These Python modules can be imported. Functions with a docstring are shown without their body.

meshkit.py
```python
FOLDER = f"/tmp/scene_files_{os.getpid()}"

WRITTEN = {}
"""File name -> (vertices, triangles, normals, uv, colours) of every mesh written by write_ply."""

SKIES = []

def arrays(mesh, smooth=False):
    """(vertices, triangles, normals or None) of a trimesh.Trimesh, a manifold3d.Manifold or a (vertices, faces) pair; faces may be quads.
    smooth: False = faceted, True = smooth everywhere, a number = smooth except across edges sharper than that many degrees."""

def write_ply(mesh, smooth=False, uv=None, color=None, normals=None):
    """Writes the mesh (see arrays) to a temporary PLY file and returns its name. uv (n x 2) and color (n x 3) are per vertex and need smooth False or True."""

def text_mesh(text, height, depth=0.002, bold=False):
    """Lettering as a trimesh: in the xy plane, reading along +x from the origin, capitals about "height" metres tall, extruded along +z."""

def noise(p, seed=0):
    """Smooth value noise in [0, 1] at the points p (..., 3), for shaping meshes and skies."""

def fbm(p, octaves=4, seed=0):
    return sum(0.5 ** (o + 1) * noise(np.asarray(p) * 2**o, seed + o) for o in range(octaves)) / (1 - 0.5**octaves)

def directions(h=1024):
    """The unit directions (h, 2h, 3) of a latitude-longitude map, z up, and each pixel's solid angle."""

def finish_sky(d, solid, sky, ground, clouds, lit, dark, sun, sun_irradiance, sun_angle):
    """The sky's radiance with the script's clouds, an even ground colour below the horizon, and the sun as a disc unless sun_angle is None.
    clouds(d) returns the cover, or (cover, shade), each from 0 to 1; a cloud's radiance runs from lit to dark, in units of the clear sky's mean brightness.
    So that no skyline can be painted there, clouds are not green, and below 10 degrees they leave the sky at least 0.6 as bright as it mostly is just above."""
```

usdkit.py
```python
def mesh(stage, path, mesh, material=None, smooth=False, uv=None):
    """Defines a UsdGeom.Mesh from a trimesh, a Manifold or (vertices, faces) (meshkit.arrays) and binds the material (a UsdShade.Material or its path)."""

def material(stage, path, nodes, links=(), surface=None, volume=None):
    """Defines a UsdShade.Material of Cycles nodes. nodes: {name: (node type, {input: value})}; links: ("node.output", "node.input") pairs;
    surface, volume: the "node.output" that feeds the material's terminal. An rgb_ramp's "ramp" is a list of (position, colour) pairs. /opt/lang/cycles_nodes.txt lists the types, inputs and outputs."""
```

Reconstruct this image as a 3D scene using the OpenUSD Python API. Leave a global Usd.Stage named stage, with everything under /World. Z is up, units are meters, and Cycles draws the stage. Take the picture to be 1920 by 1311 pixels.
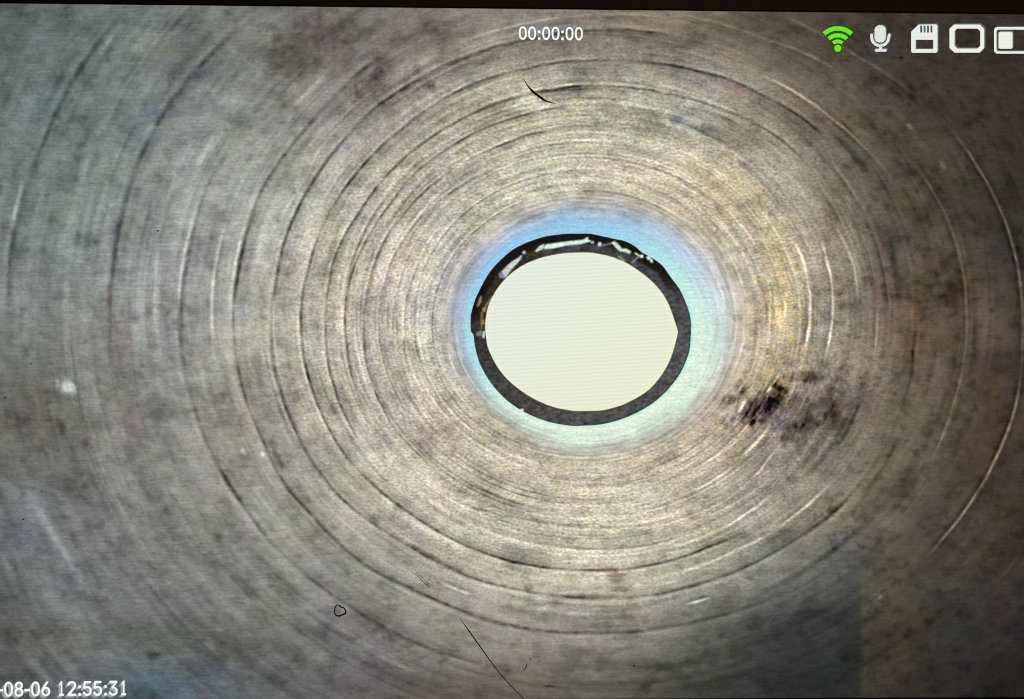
import math, random
import numpy as np, trimesh, usdkit, meshkit
from shapely.geometry import Polygon, Point, box, LineString
from shapely import affinity, union_all
from pxr import Usd, UsdGeom, UsdLux, UsdShade, Gf, Sdf, Vt

stage = Usd.Stage.CreateInMemory()
UsdGeom.SetStageUpAxis(stage, UsdGeom.Tokens.z)
UsdGeom.SetStageMetersPerUnit(stage, 1.0)
UsdGeom.Xform.Define(stage, '/World')
UsdGeom.Scope.Define(stage, '/World/Looks')
rng = np.random.default_rng(7)
random.seed(7)

# ------------------------------------------------------------------ camera and light
# the monitor stands upright, its display facing -y; 1 display unit ("du") is 0.0735 mm
DU = 0.0735e-3
DIST, YAW, ROLL = 0.20, 0.0305688, 0.00362681
BASE = 0.0601                                    # height of the display's origin above the foot of the monitor
cam = UsdGeom.Camera.Define(stage, '/World/Camera')
cam.CreateFocalLengthAttr(26.0)
wide = 1920 * DU / DIST * 26.0
cam.CreateHorizontalApertureAttr(wide)
cam.CreateVerticalApertureAttr(wide * 699 / 1024)
cam.CreateClippingRangeAttr(Gf.Vec2f(0.005, 50))
c_, s_ = math.cos(YAW), math.sin(YAW)
right0, fwd, up0 = np.array([c_, -s_, 0]), np.array([s_, c_, 0]), np.array([0, 0, 1.0])
cr, sr = math.cos(ROLL), math.sin(ROLL)
right = cr * right0 + sr * up0
up = -sr * right0 + cr * up0
cam.AddTransformOp().Set(Gf.Matrix4d(*right, 0, *up, 0, *(-fwd), 0, 0, -DIST, BASE, 1))
cam.CreateExposureAttr(0.0)

# a dim room: almost no ambient light and one small warm lamp above, the display itself does the rest
dome = UsdLux.DomeLight.Define(stage, '/World/RoomLight')
dome.CreateIntensityAttr(0.0025)
dome.CreateColorAttr(Gf.Vec3f(1.0, 0.8, 0.6))
lamp = UsdLux.RectLight.Define(stage, '/World/WarmLamp')
lamp.CreateWidthAttr(0.35); lamp.CreateHeightAttr(0.12)
lamp.CreateIntensityAttr(2.2); lamp.CreateColorAttr(Gf.Vec3f(1.0, 0.55, 0.28))
lamp.AddTranslateOp().Set(Gf.Vec3d(0.12, -0.55, 0.42)); lamp.AddRotateXOp().Set(52)


def plane(p):
    """Where a sight of the display (in du, x right and y down) lies on the display: local x and z in metres."""
    p = np.atleast_2d(np.asarray(p, float))
    x, z = (p[:, 0] - 960) * DU / DIST, -(p[:, 1] - 655.5) * DU / DIST
    d = right * x[:, None] + up * z[:, None] + fwd
    d = d * (DIST / d[:, 1:2])
    return d[:, [0, 2]]


def on_display(p, lift=0.0):
    q = plane(p)
    return np.stack([q[:, 0], np.full(len(q), -lift), q[:, 1] + BASE], 1)


# ------------------------------------------------------------------ scene helpers
_used = {}


def numbered(parent, name):
    k = _used.setdefault((parent, name), 0)
    _used[(parent, name)] = k + 1
    return name if k == 0 else f'{name}_{k:03d}'


def tag(prim, label=None, category=None, group=None, kind=None):
    for k, v in (('label', label), ('category', category), ('group', group), ('kind', kind)):
        if v:
            prim.SetCustomDataByKey(k, v)
    return prim


def thing(name, label, category, loc=(0, 0, 0), group=None):
    x = UsdGeom.Xform.Define(stage, '/World/' + numbered('/World', name))
    x.AddTranslateOp().Set(Gf.Vec3d(*map(float, loc)))
    return tag(x.GetPrim(), label, category, group)


def part(name, mesh, mat, parent=None, label=None, tint=None, grain=None, smooth=False):
    base = str(parent.GetPath()) if parent is not None else '/World'
    m = usdkit.mesh(stage, f'{base}/{numbered(base, name)}', mesh, mat, smooth)
    api = UsdGeom.PrimvarsAPI(m)
    if tint is not None:
        api.CreatePrimvar('tint', Sdf.ValueTypeNames.Color3fArray, 'vertex').Set(Vt.Vec3fArray.FromNumpy(np.asarray(tint, np.float32)))
    if grain is not None:
        api.CreatePrimvar('grain', Sdf.ValueTypeNames.Color3fArray, 'vertex').Set(Vt.Vec3fArray.FromNumpy(np.asarray(grain, np.float32)))
    if label:
        tag(m.GetPrim(), label)
    return m.GetPrim()


def lin(c):
    c = np.clip(np.asarray(c, float) / 255.0, 0, 1)
    return np.where(c <= 0.04045, c / 12.92, ((c + 0.055) / 1.055) ** 2.4)


# ------------------------------------------------------------------ materials
def plastic(name, color, rough, spec=0.5, noise=0.0):
    return usdkit.material(stage, '/World/Looks/' + name, {
        'tc': ('texture_coordinate', {}),
        'n': ('noise_texture', {'scale': 900.0, 'detail': 4.0, 'roughness': 0.65}),
        'r': ('rgb_ramp', {'ramp': [(0.3, tuple(0.75 * np.array(color))), (0.7, tuple(1.25 * np.array(color)))]}),
        'b': ('bump', {'strength': noise, 'distance': 0.0001}),
        'p': ('principled_bsdf', {'roughness': rough, 'specular_ior_level': spec})},
        [('tc.object', 'n.vector'), ('n.fac', 'r.fac'), ('r.color', 'p.base_color'), ('n.fac', 'b.height'), ('b.normal', 'p.normal')], surface='p.BSDF')


def display_material(name, rows):
    """The lit display: its picture colour, broken by the pixel rows and the video noise."""
    nodes = {
        'tc': ('texture_coordinate', {}),
        'px': ('mapping', {'scale': (1 / DU, 1 / DU, 1 / DU)}),
        'tint': ('attribute', {'attribute': 'tint'}),
        'grain': ('attribute', {'attribute': 'grain'}),
        'gs': ('separate_color', {}),
        # luminance speckle, two sizes
        'n1m': ('mapping', {'rotation': (0, 0.35, 0), 'scale': (0.16, 0.2, 0.25)}), 'n1': ('noise_texture', {'scale': 1.0, 'detail': 1.5, 'roughness': 0.6}),
        'n1c': ('math', {'math_type': 'subtract', 'value2': 0.5}),
        'n1a': ('math', {'math_type': 'multiply'}),
        # colour speckle
        'n2': ('noise_texture', {'scale': 0.125, 'detail': 1.5, 'roughness': 0.6}),
        'n2s': ('separate_color', {}),
        'n2r': ('math', {'math_type': 'subtract', 'value2': 0.5}),
        'n2b': ('math', {'math_type': 'subtract', 'value2': 0.5}),
        'n2rh': ('math', {'math_type': 'multiply', 'value2': 0.55}), 'n2ra': ('math', {'math_type': 'multiply'}),
        'n2ba': ('math', {'math_type': 'multiply'}),
        # thin horizontal threads of the panel
        'thm': ('mapping', {'scale': (0.03, 1.0, 0.22)}),
        'th': ('noise_texture', {'scale': 1.0, 'detail': 1.0, 'roughness': 0.5}),
        'thc': ('math', {'math_type': 'subtract', 'value2': 0.5}),
        'tha': ('math', {'math_type': 'multiply'}),
        # pixel rows seen through the photo's own grid
        'rw': ('wave_texture', {'wave_type': 'bands', 'bands_direction': 'z', 'profile': 'sine', 'scale': 0.0435, 'distortion': 2.2, 'detail': 2.0, 'detail_scale': 1.0, 'detail_roughness': 0.6}),
        'rwm': ('mapping', {'rotation': (0, 0.06, 0)}),
        'rwc': ('math', {'math_type': 'subtract', 'value2': 0.5}),
        'rwa': ('math', {'math_type': 'multiply', 'value2': rows}),
        's1': ('math', {'math_type': 'add'}), 's2': ('math', {'math_type': 'add'}),
        's3': ('math', {'math_type': 'add', 'value2': 1.0}),
        'sr': ('math', {'math_type': 'add'}), 'sb': ('math', {'math_type': 'add'}),
        'k': ('combine_color', {}),
        'm': ('mix_color', {'blend_type': 'multiply', 'fac': 1.0, 'use_clamp': False}),
        'e': ('principled_bsdf', {'base_color': (0.004, 0.004, 0.004), 'roughness': 0.3, 'specular_ior_level': 0.3, 'emission_strength': 1.0})}
    links = [('tc.object', 'px.vector'), ('px.vector', 'n1m.vector'), ('n1m.vector', 'n1.vector'), ('px.vector', 'n2.vector'), ('px.vector', 'thm.vector'), ('thm.vector', 'th.vector'),
             ('px.vector', 'rwm.vector'), ('rwm.vector', 'rw.vector'), ('grain.color', 'gs.color'),
             ('n1.fac', 'n1c.value1'), ('n1c.value', 'n1a.value1'), ('gs.r', 'n1a.value2'),
             ('n2.color', 'n2s.color'), ('n2s.r', 'n2r.value1'), ('n2s.b', 'n2b.value1'),
             ('n2r.value', 'n2rh.value1'), ('n2rh.value', 'n2ra.value1'), ('gs.g', 'n2ra.value2'), ('n2b.value', 'n2ba.value1'), ('gs.g', 'n2ba.value2'),
             ('th.fac', 'thc.value1'), ('thc.value', 'tha.value1'), ('gs.b', 'tha.value2'),
             ('rw.fac', 'rwc.value1'), ('rwc.value', 'rwa.value1'),
             ('n1a.value', 's1.value1'), ('tha.value', 's1.value2'), ('s1.value', 's2.value1'), ('rwa.value', 's2.value2'), ('s2.value', 's3.value1'),
             ('s3.value', 'sr.value1'), ('n2ra.value', 'sr.value2'), ('s3.value', 'sb.value1'), ('n2ba.value', 'sb.value2'),
             ('sr.value', 'k.r'), ('s3.value', 'k.g'), ('sb.value', 'k.b'),
             ('tint.color', 'm.a'), ('k.color', 'm.b'), ('m.result', 'e.emission_color')]
    return usdkit.material(stage, '/World/Looks/' + name, nodes, links, surface='e.BSDF')


M_WALL = display_material('lit_display', 0.035)
M_DISC = display_material('lit_display_bright', 0.075)
M_RIM = display_material('lit_display_rim', 0.10)
M_ICON = display_material('lit_display_icon', 0.05)
M_BEZEL = plastic('black_plastic', (0.010, 0.008, 0.007), 0.42, 0.5, 0.12)
M_BACK = plastic('charcoal_plastic', (0.02, 0.02, 0.021), 0.55, 0.4, 0.25)
M_HAIR = plastic('dark_fibre', (0.006, 0.005, 0.004), 0.6, 0.3)
M_FAINT = plastic('grey_fibre', (0.10, 0.095, 0.085), 0.7, 0.3)
M_DUST = plastic('dark_dust', (0.012, 0.011, 0.010), 0.9, 0.2)
M_PALE = plastic('pale_dust', (0.75, 0.75, 0.7), 0.9, 0.2)

# ------------------------------------------------------------------ the monitor
X0, X1, Z0, Z1 = -0.0715, 0.0834, -0.0481, 0.04686       # lit area, local to the display's origin
monitor = thing('monitor', 'black framed inspection monitor, lit screen showing the ringed inside of a metal tube', 'monitor', (0, 0, 0))


def rounded(x0, z0, x1, z1, r):
    return box(x0 + r, z0 + r, x1 - r, z1 - r).buffer(r, quad_segs=12)


def extruded(poly, y_front, y_back):
    m = trimesh.creation.extrude_polygon(poly, y_back - y_front, engine='earcut')
    v = m.vertices.copy()
    m.vertices = np.stack([v[:, 0], y_front + v[:, 2], v[:, 1] + BASE], 1)
    m.invert()
    trimesh.repair.fix_normals(m)
    return m


outer = rounded(X0 - 0.012, -BASE, X1 + 0.012, Z1 + 0.012, 0.008)
hole = box(X0, Z0, X1, Z1)
lip = [extruded(outer.buffer(-k).difference(hole.buffer(j, join_style=2)), y0, y1) for k, j, y0, y1 in ((0.0012, 0.00022, -0.00035, -0.0002), (0.0006, 0.00008, -0.0002, 0.0002), (0.0, 0.0, 0.0002, 0.004))]
part('frame', trimesh.util.concatenate(lip), M_BEZEL, monitor)
back = [extruded(outer.buffer(-k), y0, y1) for k, y0, y1 in ((0.0004, 0.004, 0.015), (0.0015, 0.015, 0.018), (0.004, 0.018, 0.020))]
part('back_shell', trimesh.util.concatenate(back), M_BACK, monitor)

# ---- the picture on the display: a family of nested ovals (the rings of the tube) ---------------
ASP = 1.14
A0 = 206.0


def cx(a): return 1090 + 0.067 * (a - A0)
def cy(a): return 618 - 32 * (1 - np.exp(-(a - A0) / 200.0))


def to_polar(p):
    p = np.atleast_2d(np.asarray(p, float))
    a = np.full(len(p), 500.0)
    for _ in range(40):
        a = 0.5 * a + 0.5 * np.hypot(p[:, 0] - cx(a), ASP * (p[:, 1] - cy(a)))
    return a, np.arctan2(ASP * (p[:, 1] - cy(a)), p[:, 0] - cx(a))


def smooth(e0, e1, x):
    t = np.clip((x - e0) / (e1 - e0), 0, 1)
    return t * t * (3 - 2 * t)


def spline(pts, n):
    """A closed or open curve through pts, n points, by arc length."""
    from scipy.interpolate import CubicSpline, PchipInterpolator
    pts = np.asarray(pts, float)
    t = np.r_[0, np.cumsum(np.hypot(*np.diff(pts, axis=0).T))]
    f = PchipInterpolator(t, pts)
    return f(np.linspace(0, t[-1], n))


# outline of the dark end ring of the tube: outer and inner edge
OUT = [(1296, 610), (1294, 650), (1281, 690), (1260, 722), (1232, 750), (1200, 771), (1160, 788), (1120, 797), (1080, 799), (1040, 794), (1000, 781),
       (965, 762), (935, 736), (911, 704), (896, 672), (889, 640), (888, 629), (883, 621), (882, 600), (888, 570), (900, 542), (917, 512), (940, 486), (965, 466), (995, 452),
       (1030, 442), (1070, 438), (1100, 438), (1130, 443), (1152, 448), (1168, 451), (1188, 460), (1205, 474), (1218, 481), (1240, 496), (1258, 520), (1276, 545),
       (1287, 570), (1294, 592), (1296, 610)]
INN = [(1271, 622), (1267, 640), (1257, 672), (1241, 702), (1217, 730), (1190, 748), (1155, 763), (1120, 770), (1085, 770.5), (1050, 766), (1010, 752), (975, 731),
       (945, 704), (925, 674), (913, 643), (910, 612), (913, 585), (922, 560), (940, 532), (965, 508), (995, 491), (1030, 480), (1070, 474.5), (1100, 474), (1135, 479),
       (1165, 489), (1200, 510), (1228, 534), (1250, 564), (1262, 594), (1268, 612), (1271, 622)]
NT = 1200
TH = np.linspace(-np.pi, np.pi, NT, endpoint=False)
OC = (1090.0, 618.0)


def by_angle(curve):
    q = spline(curve, 1600)
    th = np.arctan2(ASP * (q[:, 1] - OC[1]), q[:, 0] - OC[0])
    r = np.hypot(q[:, 0] - OC[0], ASP * (q[:, 1] - OC[1]))
    o = np.argsort(th)
    return np.interp(TH, th[o], r[o], period=2 * np.pi)


R_OUT, R_INN = by_angle(OUT), by_angle(INN)

# polar grid of the wall
A = np.r_[np.linspace(A0, 330, 75, endpoint=False), np.linspace(330, 900, 330, endpoint=False), np.linspace(900, 1580, 230)]
NA = len(A)
AA, TT = np.meshgrid(A, TH, indexing='ij')
DA = (R_OUT - A0)[None, :] * np.exp(-(AA - A0) / 14.0)
XX = cx(AA) + (AA + DA) * np.cos(TT)
YY = cy(AA) + (AA + DA) * np.sin(TT) / ASP


def nz(scale_a, k, seed, a=None):
    """Streaky noise along the rings: fine across (scale_a, du), k wobbles around."""
    return meshkit.noise(np.stack([(AA if a is None else a) / scale_a, k * np.cos(TT), k * np.sin(TT)], -1), seed) - 0.5


def fb(sx, sy, seed, octaves=4, x=None, y=None):
    x, y = (XX if x is None else x) / sx, (YY if y is None else y) / sy
    t = 0.6 + 1.3 * seed
    out = 0                                          # every octave turned, so that no lattice shows
    for o in range(octaves):
        c, s = math.cos(t + 1.1 * o) * 2 ** o, math.sin(t + 1.1 * o) * 2 ** o
        out = out + 0.5 ** (o + 1) * meshkit.noise(np.stack([c * x - s * y, s * x + c * y, 0.37 * seed + 0 * x], -1), seed + o)
    return out / (1 - 0.5 ** octaves) - 0.5


# broad colours of the picture: row height, then (x, r, g, b)
ROWS = {
    60: [(0, 88, 92, 90), (200, 105, 110, 106), (400, 112, 114, 107), (600, 108, 103, 98), (800, 118, 112, 106), (950, 125, 120, 112), (1100, 120, 113, 102), (1300, 105, 98, 88), (1450, 80, 74, 66), (1600, 66, 60, 54), (1800, 58, 52, 47), (1920, 54, 48, 44)],
    200: [(0, 98, 104, 102), (150, 112, 118, 114), (300, 122, 126, 121), (450, 128, 130, 125), (600, 135, 132, 125), (700, 126, 119, 113), (800, 145, 140, 130), (1000, 165, 160, 142), (1150, 170, 165, 148), (1300, 150, 148, 138), (1400, 130, 125, 114), (1500, 105, 98, 86), (1650, 78, 72, 63), (1800, 62, 56, 50), (1920, 54, 47, 43)],
    350: [(0, 108, 113, 110), (150, 122, 127, 121), (300, 135, 137, 131), (450, 148, 148, 141), (600, 160, 157, 146), (750, 168, 162, 148), (900, 172, 168, 152), (1050, 175, 172, 155), (1200, 178, 172, 150), (1350, 170, 160, 132), (1450, 150, 145, 130), (1550, 112, 106, 94), (1650, 92, 85, 74), (1780, 74, 68, 60), (1900, 58, 52, 46)],
    500: [(0, 115, 118, 113), (150, 125, 128, 123), (300, 142, 142, 137), (450, 155, 152, 144), (600, 168, 162, 149), (750, 175, 168, 155), (850, 172, 170, 165), (1400, 177, 169, 148), (1460, 178, 166, 134), (1530, 150, 143, 128), (1650, 105, 97, 85), (1750, 90, 81, 70), (1850, 75, 68, 59), (1915, 62, 56, 50)],
    650: [(0, 110, 110, 105), (150, 122, 120, 113), (300, 140, 136, 130), (450, 152, 147, 138), (600, 165, 160, 148), (750, 172, 166, 152), (850, 170, 168, 162), (1400, 176, 164, 140), (1455, 178, 165, 136), (1530, 148, 140, 126), (1620, 120, 112, 102), (1720, 98, 88, 77), (1850, 82, 72, 62), (1915, 68, 60, 52)],
    800: [(0, 100, 95, 88), (100, 112, 106, 98), (250, 128, 124, 116), (400, 138, 132, 125), (520, 138, 132, 124), (650, 160, 155, 142), (800, 170, 163, 148), (900, 172, 164, 148), (1300, 166, 156, 137), (1450, 132, 124, 112), (1550, 116, 109, 99), (1700, 98, 92, 80), (1850, 78, 70, 60), (1915, 66, 58, 50)],
    950: [(0, 106, 106, 105), (150, 122, 120, 115), (300, 125, 121, 114), (450, 135, 131, 123), (600, 148, 144, 134), (750, 160, 156, 143), (900, 172, 167, 150), (1100, 180, 175, 156), (1250, 175, 168, 148), (1350, 160, 155, 140), (1450, 138, 133, 122), (1550, 118, 111, 99), (1700, 92, 86, 76), (1850, 70, 63, 55), (1915, 60, 53, 47)],
    1080: [(0, 98, 98, 97), (150, 120, 120, 120), (300, 118, 116, 112), (450, 122, 119, 113), (600, 128, 126, 120), (750, 140, 139, 131), (900, 158, 155, 142), (1050, 170, 167, 150), (1180, 165, 160, 143), (1300, 150, 148, 136), (1400, 122, 122, 114), (1500, 98, 100, 94), (1590, 80, 83, 79), (1660, 80, 74, 62), (1800, 68, 61, 53), (1915, 56, 49, 43)],
    1200: [(0, 88, 84, 80), (150, 105, 104, 100), (300, 102, 102, 97), (450, 108, 107, 103), (600, 115, 112, 108), (750, 122, 119, 115), (900, 130, 126, 120), (1050, 125, 121, 114), (1200, 118, 114, 107), (1320, 96, 96, 91), (1450, 80, 82, 78), (1590, 65, 69, 67), (1640, 70, 64, 55), (1800, 60, 54, 46), (1915, 54, 44, 38)],
    1300: [(0, 80, 78, 77), (150, 92, 94, 98), (300, 83, 92, 98), (450, 93, 97, 100), (600, 97, 94, 94), (800, 98, 92, 88), (1000, 98, 92, 86), (1150, 88, 84, 78), (1300, 74, 75, 71), (1450, 67, 71, 69), (1600, 57, 63, 61), (1640, 64, 57, 51), (1800, 54, 48, 41), (1915, 48, 38, 33)],
}


def broad(x, y):
    ks = np.array(sorted(ROWS), float)
    rows = np.stack([np.stack([np.interp(x, [s[0] for s in ROWS[k]], [s[c] for s in ROWS[k]]) for c in (1, 2, 3)], -1) for k in sorted(ROWS)])
    yy = np.clip(y, ks[0], ks[-1] - 1e-6)
    i = np.clip(np.searchsorted(ks, yy, 'right') - 1, 0, len(ks) - 2)
    t = (yy - ks[i]) / (ks[i + 1] - ks[i])
    t = (t * t * (3 - 2 * t))[..., None]
    lo = np.take_along_axis(rows, i[None, ..., None].repeat(3, -1), 0)[0]
    hi = np.take_along_axis(rows, (i + 1)[None, ..., None].repeat(3, -1), 0)[0]
    return lo * (1 - t) + hi * t


warp = 40 * fb(160, 160, 3, 3), 40 * fb(160, 160, 4, 3)
C = broad(XX + warp[0], YY + warp[1])
grey = C.mean(-1, keepdims=True)
C = grey + (0.98 - 0.12 * smooth(900, 300, XX))[..., None] * (C - grey) + np.array([0.8, 0.2, -0.4]) + smooth(800, 150, XX)[..., None] * np.array([-3.6, 1.2, 2.6])
# a video block edge low on the right: darker and cooler on its left, browner on its right
blk = smooth(1040, 1130, YY)
C += (blk * smooth(1626, 1606, XX + 10 * fb(30, 30, 5, 2)) * smooth(1330, 1560, XX))[..., None] * np.array([-5.0, -5, -6])
C += (blk * smooth(1604, 1624, XX + 10 * fb(30, 30, 5, 2)) * smooth(1780, 1650, XX))[..., None] * np.array([4.0, 1.5, -1])
gk = C.mean(-1, keepdims=True)
C = gk + (1 - 0.55 * blk * smooth(1250, 1500, XX))[..., None] * (C - gk)
C += (blk * smooth(1622, 1608, XX) * smooth(1260, 1420, XX))[..., None] * np.array([-9.0, -8.5, -8.5]) + (blk * smooth(1606, 1622, XX) * smooth(1800, 1680, XX))[..., None] * np.array([5.0, 2, -2])
C *= (1 - 0.13 * smooth(1090, 1210, YY) * smooth(1150, 1350, XX))[..., None]

# ---- how far the picture is in focus and lit: streak strength
near = smooth(1250, 620, AA)                     # 1 close to the opening, 0 towards the viewer
side = smooth(-0.2, 0.6, np.cos(TT))             # 1 on the right
L = np.zeros_like(AA)                            # relative change of brightness
L += 0.15 * nz(3.0, 3.5, 11) * smooth(560, 300, AA)
L += 0.13 * nz(4.2, 2.2, 10) * smooth(700, 420, AA)
L += 0.18 * nz(6.0, 3.5, 12) * smooth(900, 400, AA)
L += 0.15 * nz(11, 5, 13)
L += 0.15 * nz(24, 4, 14) * smooth(330, 500, AA)
L += 0.10 * nz(55, 3, 15) * smooth(500, 800, AA)
L += 0.10 * nz(9, 22, 16) * smooth(300, 500, AA)
L += 0.12 * fb(60, 48, 17, 4) + 0.12 * fb(20, 14, 18, 3) + 0.10 * fb(9, 7, 19, 2)

m1, m2 = fb(70, 46, 21, 5), fb(38, 28, 22, 4)
L -= 0.08 * smooth(0.03, 0.20, m1) + 0.08 * smooth(0.05, 0.2, m2)
L += 0.07 * smooth(0.04, 0.2, fb(44, 30, 23, 4))
L -= 0.14 * smooth(0.08, 0.22, fb(16, 13, 24, 4)) * smooth(1450, 1600, XX)
L -= 0.075 * smooth(0.10, 0.16, fb(26, 18, 25, 4)) + 0.06 * smooth(0.09, 0.14, fb(15, 11, 26, 3)) + 0.05 * smooth(0.02, 0.07, fb(85, 60, 28, 5))
L += 0.03
# ---- the rings, one by one: (points, half width, strength, blur of the ends)
DARK = [
    ([(457, 240), (410, 310), (380, 370), (362, 437), (350, 500), (341, 570), (340, 624), (345, 690), (357, 737), (370, 777), (397, 854), (413, 874), (443, 931), (477, 974), (520, 1031), (567, 1074), (633, 1122), (707, 1167), (780, 1207), (873, 1237), (960, 1256)], 3.2, .20),
    ([(760, 86), (700, 116), (640, 168), (610, 200), (573, 243), (527, 300), (493, 350), (463, 437), (446, 520), (438, 580), (437, 624), (447, 704), (467, 764), (500, 837), (517, 887), (547, 924), (580, 961), (633, 1017), (707, 1074), (773, 1104), (847, 1137), (940, 1171), (1040, 1184), (1140, 1187), (1273, 1171), (1347, 1154), (1420, 1134), (1475, 1106)], 3.0, .26),
    ([(1280, 74), (1200, 58), (1107, 57), (967, 80), (893, 100), (840, 123), (773, 157), (707, 200), (640, 270), (580, 350), (547, 420), (537, 437), (520, 520), (509, 590), (508, 617), (513, 677), (533, 754), (560, 820), (587, 870), (630, 925), (673, 964), (707, 984), (783, 1034), (840, 1061), (887, 1087), (973, 1104), (1040, 1117), (1140, 1122), (1273, 1107), (1320, 1091), (1393, 1067), (1467, 1024), (1520, 994), (1567, 957), (1613, 907)], 2.6, .28),
    ([(1563, 277), (1513, 227), (1430, 180), (1347, 143), (1280, 127), (1200, 116), (1140, 113), (1067, 115), (973, 133), (880, 160), (820, 193), (740, 253), (673, 320), (640, 363), (600, 437), (580, 500), (565, 580), (565, 610), (570, 670), (587, 737), (610, 790), (633, 834), (673, 884), (720, 925), (780, 970), (840, 1007), (907, 1037), (973, 1056), (1040, 1066), (1140, 1069), (1207, 1062), (1273, 1047), (1323, 1027), (1407, 994)], 2.2, .30),
    ([(1527, 320), (1497, 290), (1447, 250), (1387, 217), (1330, 197), (1280, 183), (1210, 168), (1140, 162), (1073, 163), (1003, 175), (940, 190), (873, 220), (800, 263), (750, 303), (700, 360), (653, 433), (633, 464), (620, 520), (611, 590), (611, 640), (622, 710), (640, 760), (660, 804), (687, 844)], 2.0, .30),
    ([(1000, 1018), (1060, 1026), (1140, 1029), (1207, 1024), (1273, 1005), (1330, 980)], 2.2, .16),
    ([(1073, 202), (990, 213), (940, 230), (887, 250), (840, 280), (783, 320), (740, 373), (697, 433), (665, 500), (650, 560), (648, 620), (650, 650), (660, 704), (673, 744), (700, 790)], 1.9, .26),
    ([(820, 914), (853, 937), (893, 954), (1000, 975), (1100, 988), (1140, 989), (1200, 985), (1280, 965)], 2.2, .20),
    ([(1060, 243), (990, 253), (940, 273), (873, 303), (823, 337), (773, 383), (733, 433), (705, 490), (687, 560), (682, 620), (683, 650), (697, 717), (720, 770), (750, 817), (783, 850), (830, 890)], 1.8, .22),
    ([(960, 303), (923, 320), (873, 343), (807, 393), (777, 423), (735, 490), (717, 550), (711, 620), (713, 670)], 1.7, .16),
    ([(770, 480), (745, 550), (737, 620), (738, 660)], 1.6, .14), ([(800, 470), (775, 520), (760, 580), (758, 640), (765, 700)], 1.6, .16),
    ([(480, 20), (430, 75), (383, 115), (350, 150), (310, 210), (270, 280), (240, 360), (225, 430), (213, 490), (207, 560), (205, 600), (208, 690), (215, 730)], 4.0, .17),
    ([(243, 15), (200, 65), (160, 110), (133, 160), (107, 210), (85, 260), (65, 305), (50, 350)], 3.6, .22),
    ([(28, 410), (22, 470), (15, 560), (12, 600)], 3.2, .30),
    ([(1720, 600), (1710, 670), (1707, 724), (1680, 770)], 2.5, .22), ([(1613, 737), (1600, 787), (1580, 820), (1560, 860)], 2.2, .22),
    ([(1500, 320), (1440, 262), (1360, 222), (1290, 203), (1210, 188)], 2.6, .10),
    ([(413, 874), (440, 925), (465, 950)], 4.0, .18),
    ([(860, 880), (920, 925), (1000, 950)], 2.0, .12),
    ([(1300, 1100), (1200, 1140), (1100, 1152)], 2.5, .08),
    ([(1830, 540), (1828, 640), (1815, 720)], 5, .14), ([(1680, 330), (1720, 400), (1745, 480)], 4, .12),
    ([(1660, 440), (1680, 520), (1690, 600)], 6, .10), ([(1540, 240), (1600, 290), (1640, 350)], 5, .14),
    ([(1700, 880), (1650, 950), (1590, 1010), (1500, 1075), (1400, 1120)], 4, .12),
    ([(1690, 800), (1660, 870), (1610, 935)], 3, .14), ([(1130, 1255), (1230, 1250), (1350, 1225), (1470, 1180)], 5, .08),
]
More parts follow.
